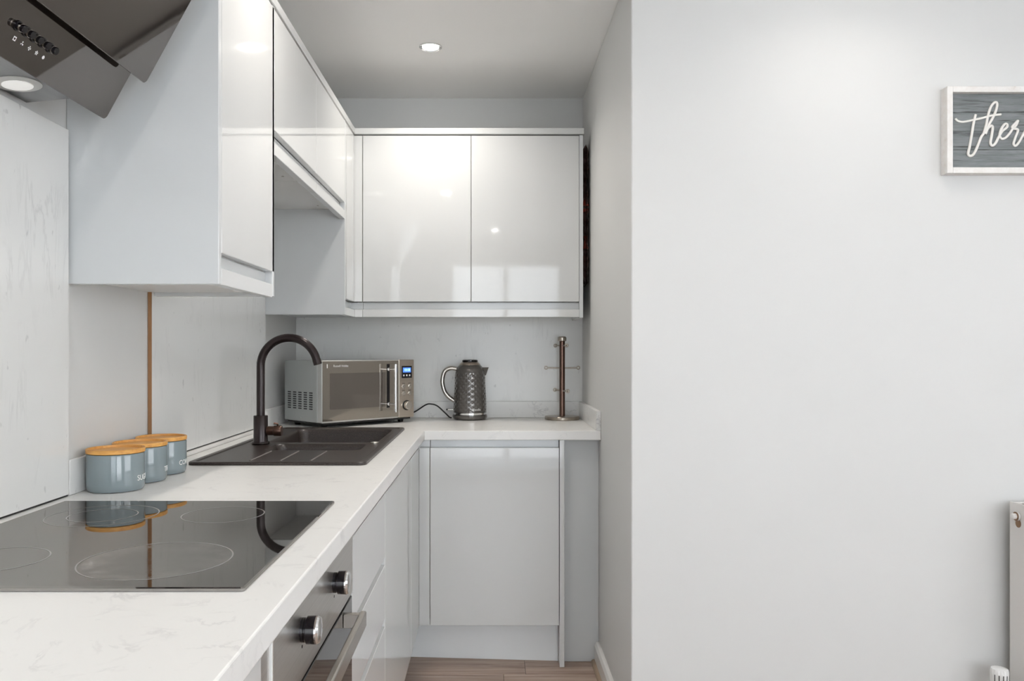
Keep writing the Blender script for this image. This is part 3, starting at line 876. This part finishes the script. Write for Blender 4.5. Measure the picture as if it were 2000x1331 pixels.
for zz in (MZ1-0.040, MZ0+0.062):
    bm = bmesh.new(); tube(bm, [(0.326, -0.0026, zz), (0.326, -0.0515, zz)], 0.0046, 14)
    lathe(bm, [(0.0075, 0.0026), (0.0075, 0.006), (0.006, 0.0075)], (0.326, 0, zz), 16, '-Y')
    obj('handle_post', bm, 'chrome', dr, 45, True)
bm = text_bm('Russell Hobbs', 0.0125, 0.0002)
xform(bm, Matrix.Translation((0.088, -0.0016, MZ1-0.023)) @ Matrix.Rotation(R(90), 4, 'X'))
obj('lettering', bm, 'print', dr, None, True)
bm = bmesh.new(); bx(bm, 0.022, 0.0255, -0.0020, -0.0013, MZ1-0.031, MZ1-0.015)
obj('logo_bar', bm, 'print', dr, None, True)
cp = box('control_panel', TP, MW, 0.0, 0.033, MZ0, MZ1, 'microwave_front', r, 0.003, **L)
sc_ = box('display', TP+0.015, TP+0.070, -0.0018, -0.0001, MZ1-0.079, MZ1-0.027, 'black_gloss', cp, 0.0004, **L)
box('screen', TP+0.021, TP+0.064, -0.0026, -0.0019, MZ1-0.055, MZ1-0.034, 'lcd', cp, 0, **L)
bm = text_bm('18:08', 0.016, 0.0001)
xform(bm, Matrix.Translation((TP+0.0425, -0.0029, MZ1-0.0445)) @ Matrix.Rotation(R(90), 4, 'X'))
obj('digits', bm, 'lcd_text', cp, None, True)
for k in range(3):
    box('display_icon', TP+0.022+k*0.016, TP+0.029+k*0.016, -0.0024, -0.0019, MZ1-0.071, MZ1-0.064, 'print', cp, 0, **L)
for i in range(2):
    for j in range(2):
        cx, cz = TP+0.025+i*0.034, MZ1-0.115-j*0.030
        bm = bmesh.new(); lathe(bm, [(0.0095, 0), (0.0095, 0.003), (0.0080, 0.0045), (0, 0.0050)], (cx, -0.0002, cz), 24, '-Y')
        obj('button', bm, 'satin', cp, 40, True)
        box('button_mark', cx-0.008, cx+0.008, -0.0006, -0.0001, cz+0.0125, cz+0.0145, 'black', cp, 0, **L)
bm = bmesh.new(); cz = MZ1-0.196
lathe(bm, [(0.0215, 0.0), (0.0215, 0.003), (0.0190, 0.0035)], (TP+0.042, -0.0002, cz), 36, '-Y')
ds = obj('dial_ring', bm, 'black', cp, 40, True)
bm = bmesh.new(); lathe(bm, [(0.0185, 0.0037), (0.0175, 0.017), (0.0155, 0.019), (0, 0.0192)], (TP+0.042, -0.0002, cz), 36, '-Y')
obj('dial', bm, 'satin', cp, 40, True)
# side vents: five columns of slots
for i in range(5):
    for j in range(8):
        yy = 0.066+i*0.0405; zz = MZ0+0.055+j*0.0096
        zz = MZ0+0.050+j*0.0092
        box('vent_slot', -0.0006, 0.0006, yy, yy+0.0245, zz, zz+0.0048, 'black', r, 0, **L)
bm = bmesh.new(); lathe(bm, [(0.003, 0), (0.003, 0.001), (0, 0.0015)], (0.0, 0.150, MZ0+0.014), 10, 'X'); xform(bm, Matrix.Identity(4))
for v in bm.verts: v.co.x = -v.co.x
obj('screw', bm, 'chrome', r, 40, True)
box('base_plate', 0.012, MW-0.012, 0.012, MD-0.008, MZ0-0.008, MZ0-0.0005, 'black', r, 0.001, **L)
for fx in (0.04, MW-0.04):
    for fy in (0.045, MD-0.035):
        bm = bmesh.new(); lathe(bm, [(0.011, 0.0006), (0.014, MZ0-0.0085)], (fx, fy, 0), 18)
        obj('foot', bm, 'black', r, 40, True)

# ------------------------------------------------------------------ kettle
KX, KY = -0.092, 3.582
r = thing('kettle', 'dark grey jug kettle with diamond-patterned body and silver handle', 'kettle', (KX, KY, TOP))
z = TOP+0.0006
bm = bmesh.new(); lathe(bm, [(0.066, z), (0.0745, z+0.004), (0.0785, z+0.014), (0.0780, z+0.021), (0.074, z+0.0225)], (KX, KY, 0), 64)
obj('power_base', bm, 'kettle', r, 40)
bm = bmesh.new(); lathe(bm, [(0.070, z+0.0228), (0.0755, z+0.0232), (0.0755, z+0.032), (0.0735, z+0.0335)], (KX, KY, 0), 64)
obj('trim_band', bm, 'chrome', r, 40)
prof = [(0.0338, 0.0745), (0.06, 0.0742), (0.10, 0.0725), (0.127, 0.0710), (0.16, 0.0690), (0.187, 0.0688), (0.205, 0.0668), (0.216, 0.0645), (0.227, 0.0608), (0.235, 0.0560), (0.2405, 0.0510), (0.2435, 0.0475)]
def prad(h):
    for (h0, r0), (h1, r1) in zip(prof, prof[1:]):
        if h <= h1: return r0+(r1-r0)*(h-h0)/(h1-h0)
    return prof[-1][1]
bm = bmesh.new(); N, NR = 160, 110; rings = []
for i in range(NR+1):
    h = 0.0338+(0.2435-0.0338)*i/NR; ring_ = []
    amp = 0.0016*min(1, max(0, (0.222-h)/0.02))*min(1, (h-0.0338)/0.006)
    for k in range(N):
        th = 2*PI*k/N
        u = 20*th/(2*PI); w = (h-0.0338)/0.0235
        a = (u+w) % 1.0; b_ = (u-w) % 1.0
        d = min(a, 1-a, b_, 1-b_)*2
        rr = prad(h)-amp+amp*1.4*d
        ring_.append(bm.verts.new((KX+rr*math.cos(th), KY+rr*math.sin(th), z+h)))
    rings.append(ring_)
for a, b_ in zip(rings, rings[1:]):
    for k in range(N): bm.faces.new((a[k], a[(k+1) % N], b_[(k+1) % N], b_[k]))
bm.faces.new(rings[0][::-1]); bm.faces.new(rings[-1])
kb = obj('body', bm, 'kettle', r, 60)
bm = bmesh.new(); lathe(bm, [(0.0475, z+0.2437), (0.0465, z+0.2475), (0.0385, z+0.255), (0.036, z+0.2565)], (KX, KY, 0), 48)
lid = obj('lid', bm, 'pewter', r, 45)
bm = bmesh.new(); lathe(bm, [(0.0340, z+0.2567), (0.0355, z+0.259), (0.0345, z+0.265), (0.030, z+0.2675), (0, z+0.268)], (KX, KY, 0), 40)
obj('lid_button', bm, 'black_gloss', lid, 45)
# spout on the right
bm = bmesh.new()
top = [(0.052, -0.017), (0.084, -0.002), (0.084, 0.002), (0.052, 0.017)]
bot = [(0.060, -0.006), (0.0715, -0.001), (0.0715, 0.001), (0.060, 0.006)]
loft(bm, [[Vector((KX+a, KY+b_, z+0.197)) for a, b_ in bot], [Vector((KX+a, KY+b_, z+0.233)) for a, b_ in top]], True, True)
obj('spout', bm, 'kettle', r, 30)
# handle on the left
hp = spline([(KX-0.060, KY, z+0.226), (KX-0.088, KY, z+0.229), (KX-0.114, KY, z+0.214), (KX-0.124, KY, z+0.172), (KX-0.116, KY, z+0.130), (KX-0.098, KY, z+0.103), (KX-0.070, KY, z+0.082)], 7)
bm = bmesh.new(); tube(bm, hp, 0.0098, 16)
for v in bm.verts: v.co.y = KY+(v.co.y-KY)*1.35
obj('handle', bm, 'satin', r, 50)
bm = bmesh.new(); bx(bm, KX-0.100, KX-0.073, KY-0.010, KY+0.010, z+0.041, z+0.0465, 0.0015)
sw = obj('switch', bm, 'satin', r)
bm = bmesh.new(); bx(bm, KX-0.106, KX-0.1005, KY-0.009, KY+0.009, z+0.040, z+0.0475, 0.0015)
obj('switch_tip', bm, 'black', sw)
bm = text_bm('Breville', 0.0145, 0.0006)
for v in bm.verts:
    rad = 0.0752+v.co.z; a = R(-90+24)+v.co.x/0.0752
    v.co = Vector((KX+rad*math.cos(a), KY+rad*math.sin(a), z+0.047+v.co.y))
obj('lettering', bm, 'print', kb)
# mains lead
bm = bmesh.new()
tube(bm, spline([(-0.470, 3.655, TOP+0.006), (-0.400, 3.645, TOP+0.010), (-0.345, 3.630, TOP+0.030), (-0.295, 3.615, TOP+0.062), (-0.270, 3.612, TOP+0.067), (-0.240, 3.610, TOP+0.058), (-0.205, 3.600, TOP+0.028), (-0.184, 3.590, TOP+0.009), (-0.1745, 3.588, TOP+0.007)], 8), 0.0032, 10)
props(obj('power_cord', bm, 'black', None, 60), 'black mains lead looping from behind the microwave to the kettle', 'cord')

# ------------------------------------------------------------------ mug tree
GX, GY = 0.3215, 3.580
r = thing('mug_tree', 'empty bronze metal mug tree on a round base by the side wall', 'mug tree', (GX, GY, TOP))
z = TOP+0.0006
bm = bmesh.new(); lathe(bm, [(0.076, z), (0.0775, z+0.002), (0.0775, z+0.012), (0.0755, z+0.0145), (0.014, z+0.016)], (GX, GY, 0), 56)
obj('base', bm, 'mug_base', r, 35)
bm = bmesh.new(); lathe(bm, [(0.0125, z+0.016), (0.0125, z+0.350)], (GX, GY, 0), 28)
obj('pole', bm, 'mug_tree', r, 40)
bm = bmesh.new(); lathe(bm, [(0.0125, z+0.3503), (0.0185, z+0.352), (0.0190, z+0.366), (0.0150, z+0.371), (0, z+0.372)], (GX, GY, 0), 32)
obj('finial', bm, 'mug_base', r, 40)
def hook(h, ang):
    ca, sa = math.cos(ang), math.sin(ang)
    P = lambda d, dz: Vector((GX+ca*d, GY+sa*d, z+h+dz))
    bm = bmesh.new()
    tube(bm, [P(0.0115, 0), P(0.066, 0.001)], 0.0036, 10)
    cpt = P(0.0725, 0.001); n = 20; rr = 0.0064
    side = Vector((ca, sa, 0))
    if abs(ca) < 0.7: side = Vector((1, 0, 0))     # eyelet turned to show its ring
    tube(bm, [cpt+side*(rr*math.cos(2*PI*i/n))+Vector((0, 0, rr*math.sin(2*PI*i/n))) for i in range(n+1)], 0.0027, 8)
    obj('hook', bm, 'mug_base', r, 50)
for h, angs in ((0.230, (R(182), R(2))), (0.330, (R(-80), R(110))), (0.128, (R(-76), R(112)))):
    for a in angs: hook(h, a)

# ------------------------------------------------------------------ sign on the right wall
SF = 2.373
r = thing('wall_sign', 'grey wooden sign in a white frame with white script lettering', 'sign', (1.56, WF-0.02, 1.745))
sx0, sx1, sz0, sz1, fw = 1.357, 1.760, 1.747, 2.0055, 0.0175
for nm, a in (('frame_left', (sx0, sx0+fw, sz0, sz1)), ('frame_right', (sx1-fw, sx1, sz0, sz1)),
              ('frame_top', (sx0+fw+0.0003, sx1-fw-0.0003, sz1-fw, sz1)), ('frame_bottom', (sx0+fw+0.0003, sx1-fw-0.0003, sz0, sz0+fw))):
    box('frame_rail', a[0], a[1], SF, WF-0.0006, a[2], a[3], 'distressed', r, 0.001)
bz = sz0+fw; nb = 4; bh = (sz1-sz0-2*fw)/nb
for k in range(nb):
    box('board', sx0+fw+0.0005, sx1-fw-0.0005, WF-0.018, WF-0.002, bz+k*bh+0.0003, bz+(k+1)*bh-0.0003, 'grey_wood', r, 0.0008)
def S(px, py):     # lettering drawn on the board
    return Vector((1.3665+(px-350)*0.000309, WF-0.0215, 2.0090-(py-185)*0.000309))
def stroke(pts, rad):
    bm = bmesh.new(); P = spline([S(*p) for p in pts], 7); n = len(P)
    tube(bm, P, [rad]*n, 10)
    for v in bm.verts: v.co.y = WF-0.0200+(v.co.y-(WF-0.0215))*0.75
    return bm
def letter(strokes):
    bm = bmesh.new()
    for pts, rad in strokes:
        b2 = stroke(pts, rad); me = bpy.data.meshes.new('t'); b2.to_mesh(me); b2.free(); bm.from_mesh(me); bpy.data.meshes.remove(me)
    return obj('script_letter', bm, 'letter', r, 50)
letter([([(622, 455), (603, 530), (585, 640), (562, 770), (548, 838), (572, 856), (604, 836), (640, 762), (672, 680), (698, 640)], 0.0041),
        ([(425, 494), (450, 518), (500, 527), (580, 512), (680, 490), (780, 465), (868, 455)], 0.0034)])
letter([([(698, 640), (722, 560), (742, 460), (770, 380), (806, 337), (829, 352), (818, 415), (785, 492), (745, 560), (722, 610), (716, 645)], 0.0040),
        ([(716, 645), (738, 592), (770, 564), (786, 582), (776, 660), (764, 730), (782, 756), (812, 735), (842, 676)], 0.0042)])
letter([([(842, 676), (880, 615), (922, 580), (926, 552), (902, 548), (868, 598), (853, 655), (872, 690), (910, 680), (950, 638), (982, 590)], 0.0038)])
letter([([(982, 590), (974, 574), (1000, 545), (1030, 515), (1012, 560), (984, 590), (1018, 596), (1030, 612), (1008, 672), (988, 738), (1010, 756), (1045, 715), (1085, 640), (1108, 605)], 0.0038)])

# ------------------------------------------------------------------ radiator and valve
RX0, RX1, RY0, RY1, RZ0, RZ1 = 1.5415, 2.45, 2.272, 2.372, 0.170, 0.772
r = thing('radiator', 'white panel radiator on the wall below the sign', 'radiator', ((RX0+RX1)/2, (RY0+RY1)/2, 0))
bm = bmesh.new(); bx(bm, RX0, RX0+0.004, RY0, RY1, RZ0, RZ1, 0.0012)
ep = obj('side_panel', bm, 'enamel', r)
box('side_panel', RX1-0.004, RX1, RY0, RY1, RZ0, RZ1, 'enamel', r)
bm = bmesh.new(); bx(bm, RX0+0.0045, RX1-0.0045, RY0, RY0+0.012, RZ0, RZ1-0.002, 0.003)
for k in range(24):
    xx = RX0+0.03+k*0.0355
    bx(bm, xx, xx+0.022, RY0-0.005, RY0+0.002, RZ0+0.03, RZ1-0.03, 0.002)
obj('front_panel', bm, 'enamel', r)
box('back_panel', RX0+0.0045, RX1-0.0045, RY1-0.012, RY1, RZ0, RZ1-0.002, 'enamel', r, 0.003)
for k in range(20):
    xx = RX0+0.03+k*0.043
    box('top_grille_bar', xx, xx+0.020, RY0+0.0125, RY1-0.0125, RZ1-0.006, RZ1-0.003, 'enamel', r, 0)
bm = bmesh.new(); lathe(bm, [(0.012, 0.0005), (0.012, 0.0012)], (RX0, 2.352-0.02, RZ1-0.058), 20, 'X')
for v in bm.verts: v.co.x = 2*RX0-v.co.x
obj('plug_hole', bm, 'brass', ep)
bm = bmesh.new()
lathe(bm, [(0.0125, 0.0013), (0.0125, 0.006), (0.010, 0.007), (0.0085, 0.0072), (0.0085, 0.018), (0.006, 0.020), (0.0, 0.0205)], (RX0, 2.333, RZ1-0.037), 24, 'X')
for v in bm.verts: v.co.x = 2*RX0-v.co.x
bp = obj('bleed_plug', bm, 'enamel', ep, 40)
bm = bmesh.new(); lathe(bm, [(0.0128, 0.0070), (0.0128, 0.0085), (0.0090, 0.0086)], (RX0, 2.333, RZ1-0.037), 24, 'X')
for v in bm.verts: v.co.x = 2*RX0-v.co.x
obj('bleed_ring', bm, 'brass', ep, 40)
for yy in (2.40,):
    for xx in (RX0+0.12, RX1-0.12):
        box('wall_bracket', xx, xx+0.03, RY1+0.0003, WF-0.0005, RZ0+0.1, RZ1-0.08, 'enamel', r, 0.001)
VX, VY = 1.4815, 2.325
r = thing('radiator_valve', 'white ribbed radiator valve head beside the foot of the radiator', 'valve', (VX, VY, 0))
bm = bmesh.new()
n = 36; lp = []
for rr, zz, amp in ((0.0200, 0.215, 0), (0.0225, 0.218, 0.001), (0.0232, 0.285, 0.001), (0.0215, 0.2935, 0.0006), (0.012, 0.2965, 0)):
    lp.append([Vector((VX+(rr+amp*(1 if i % 2 else -1))*math.cos(2*PI*i/n), VY+(rr+amp*(1 if i % 2 else -1))*math.sin(2*PI*i/n), zz)) for i in range(n)])
loft(bm, lp, True, True)
hd = obj('head', bm, 'frame', r, 50)
for k in range(5):
    a = R(-150+k*26); bm = bmesh.new()
    e1 = Vector((-math.sin(a), math.cos(a), 0)); c0 = Vector((VX+0.0246*math.cos(a), VY+0.0246*math.sin(a), 0.268))
    bm.faces.new([bm.verts.new(c0+e1*u+Vector((0, 0, w))) for u, w in ((-0.0012, -0.012), (0.0012, -0.012), (0.0012, 0.012), (-0.0012, 0.012))])
    obj('scale_mark', bm, 'black', hd)
bm = bmesh.new(); lathe(bm, [(0.013, 0.175), (0.013, 0.2148)], (VX, VY, 0), 20); tube(bm, [(VX, VY, 0.195), (RX0-0.001, VY, 0.195)], 0.010, 14)
obj('valve_body', bm, 'chrome', r, 40)
bm = bmesh.new(); lathe(bm, [(0.0075, 0.0005), (0.0075, 0.1748)], (VX, VY, 0), 18)
obj('pipe', bm, 'chrome', r, 40)

# ------------------------------------------------------------------ downlights
def downlight(x, y, label, energy):
    t = thing('downlight', label, 'downlight', (x, y, CEIL-0.01), group='recessed ceiling downlights')
    bm = bmesh.new(); zc = CEIL
    lathe(bm, [(0.0440, zc-0.0004), (0.0435, zc-0.004), (0.0400, zc-0.0055), (0.0340, zc-0.0035), (0.0315, zc-0.0008)], (x, y, 0), 48)
    obj('rim', bm, 'chrome', t, 40)
    bm = bmesh.new(); lathe(bm, [(0.0, zc-0.0062), (0.020, zc-0.0058), (0.029, zc-0.0046), (0.0305, zc-0.0038)], (x, y, 0), 40)
    obj('lens', bm, 'lamp', t, 40)
    l = bpy.data.lights.new('downlight_beam', 'AREA'); l.shape = 'DISK'; l.size = 0.056
    l.energy = energy; l.color = (1.0, 0.945, 0.87); l.spread = R(142)
    o = bpy.data.objects.new('downlight_beam', l); COL.objects.link(o); o.location = (x, y, CEIL-0.0068)
downlight(-0.230, 3.064, 'lit recessed ceiling downlight in front of the back wall cabinets', 2.8)
for (x, y, lab, e) in ((-0.285, 1.93, 'ceiling downlight over the drawer unit', 2.6), (-0.325, 0.86, 'ceiling downlight over the near worktop', 1.3),
                       (0.04, -0.95, 'ceiling downlight near the garden door', 1.0), (1.07, 1.98, 'ceiling downlight in front of the sign', 0.85),
                       (1.30, 0.60, 'added unseen ceiling downlight in the middle of the room', 1.0), (2.30, 1.60, 'added unseen ceiling downlight near the far right wall', 1.0),
                       (2.30, -0.60, 'added unseen ceiling downlight in the far rear corner of the room', 1.0)):  # last three lamps are unseen, added to light the room
    downlight(x, y, lab, e)
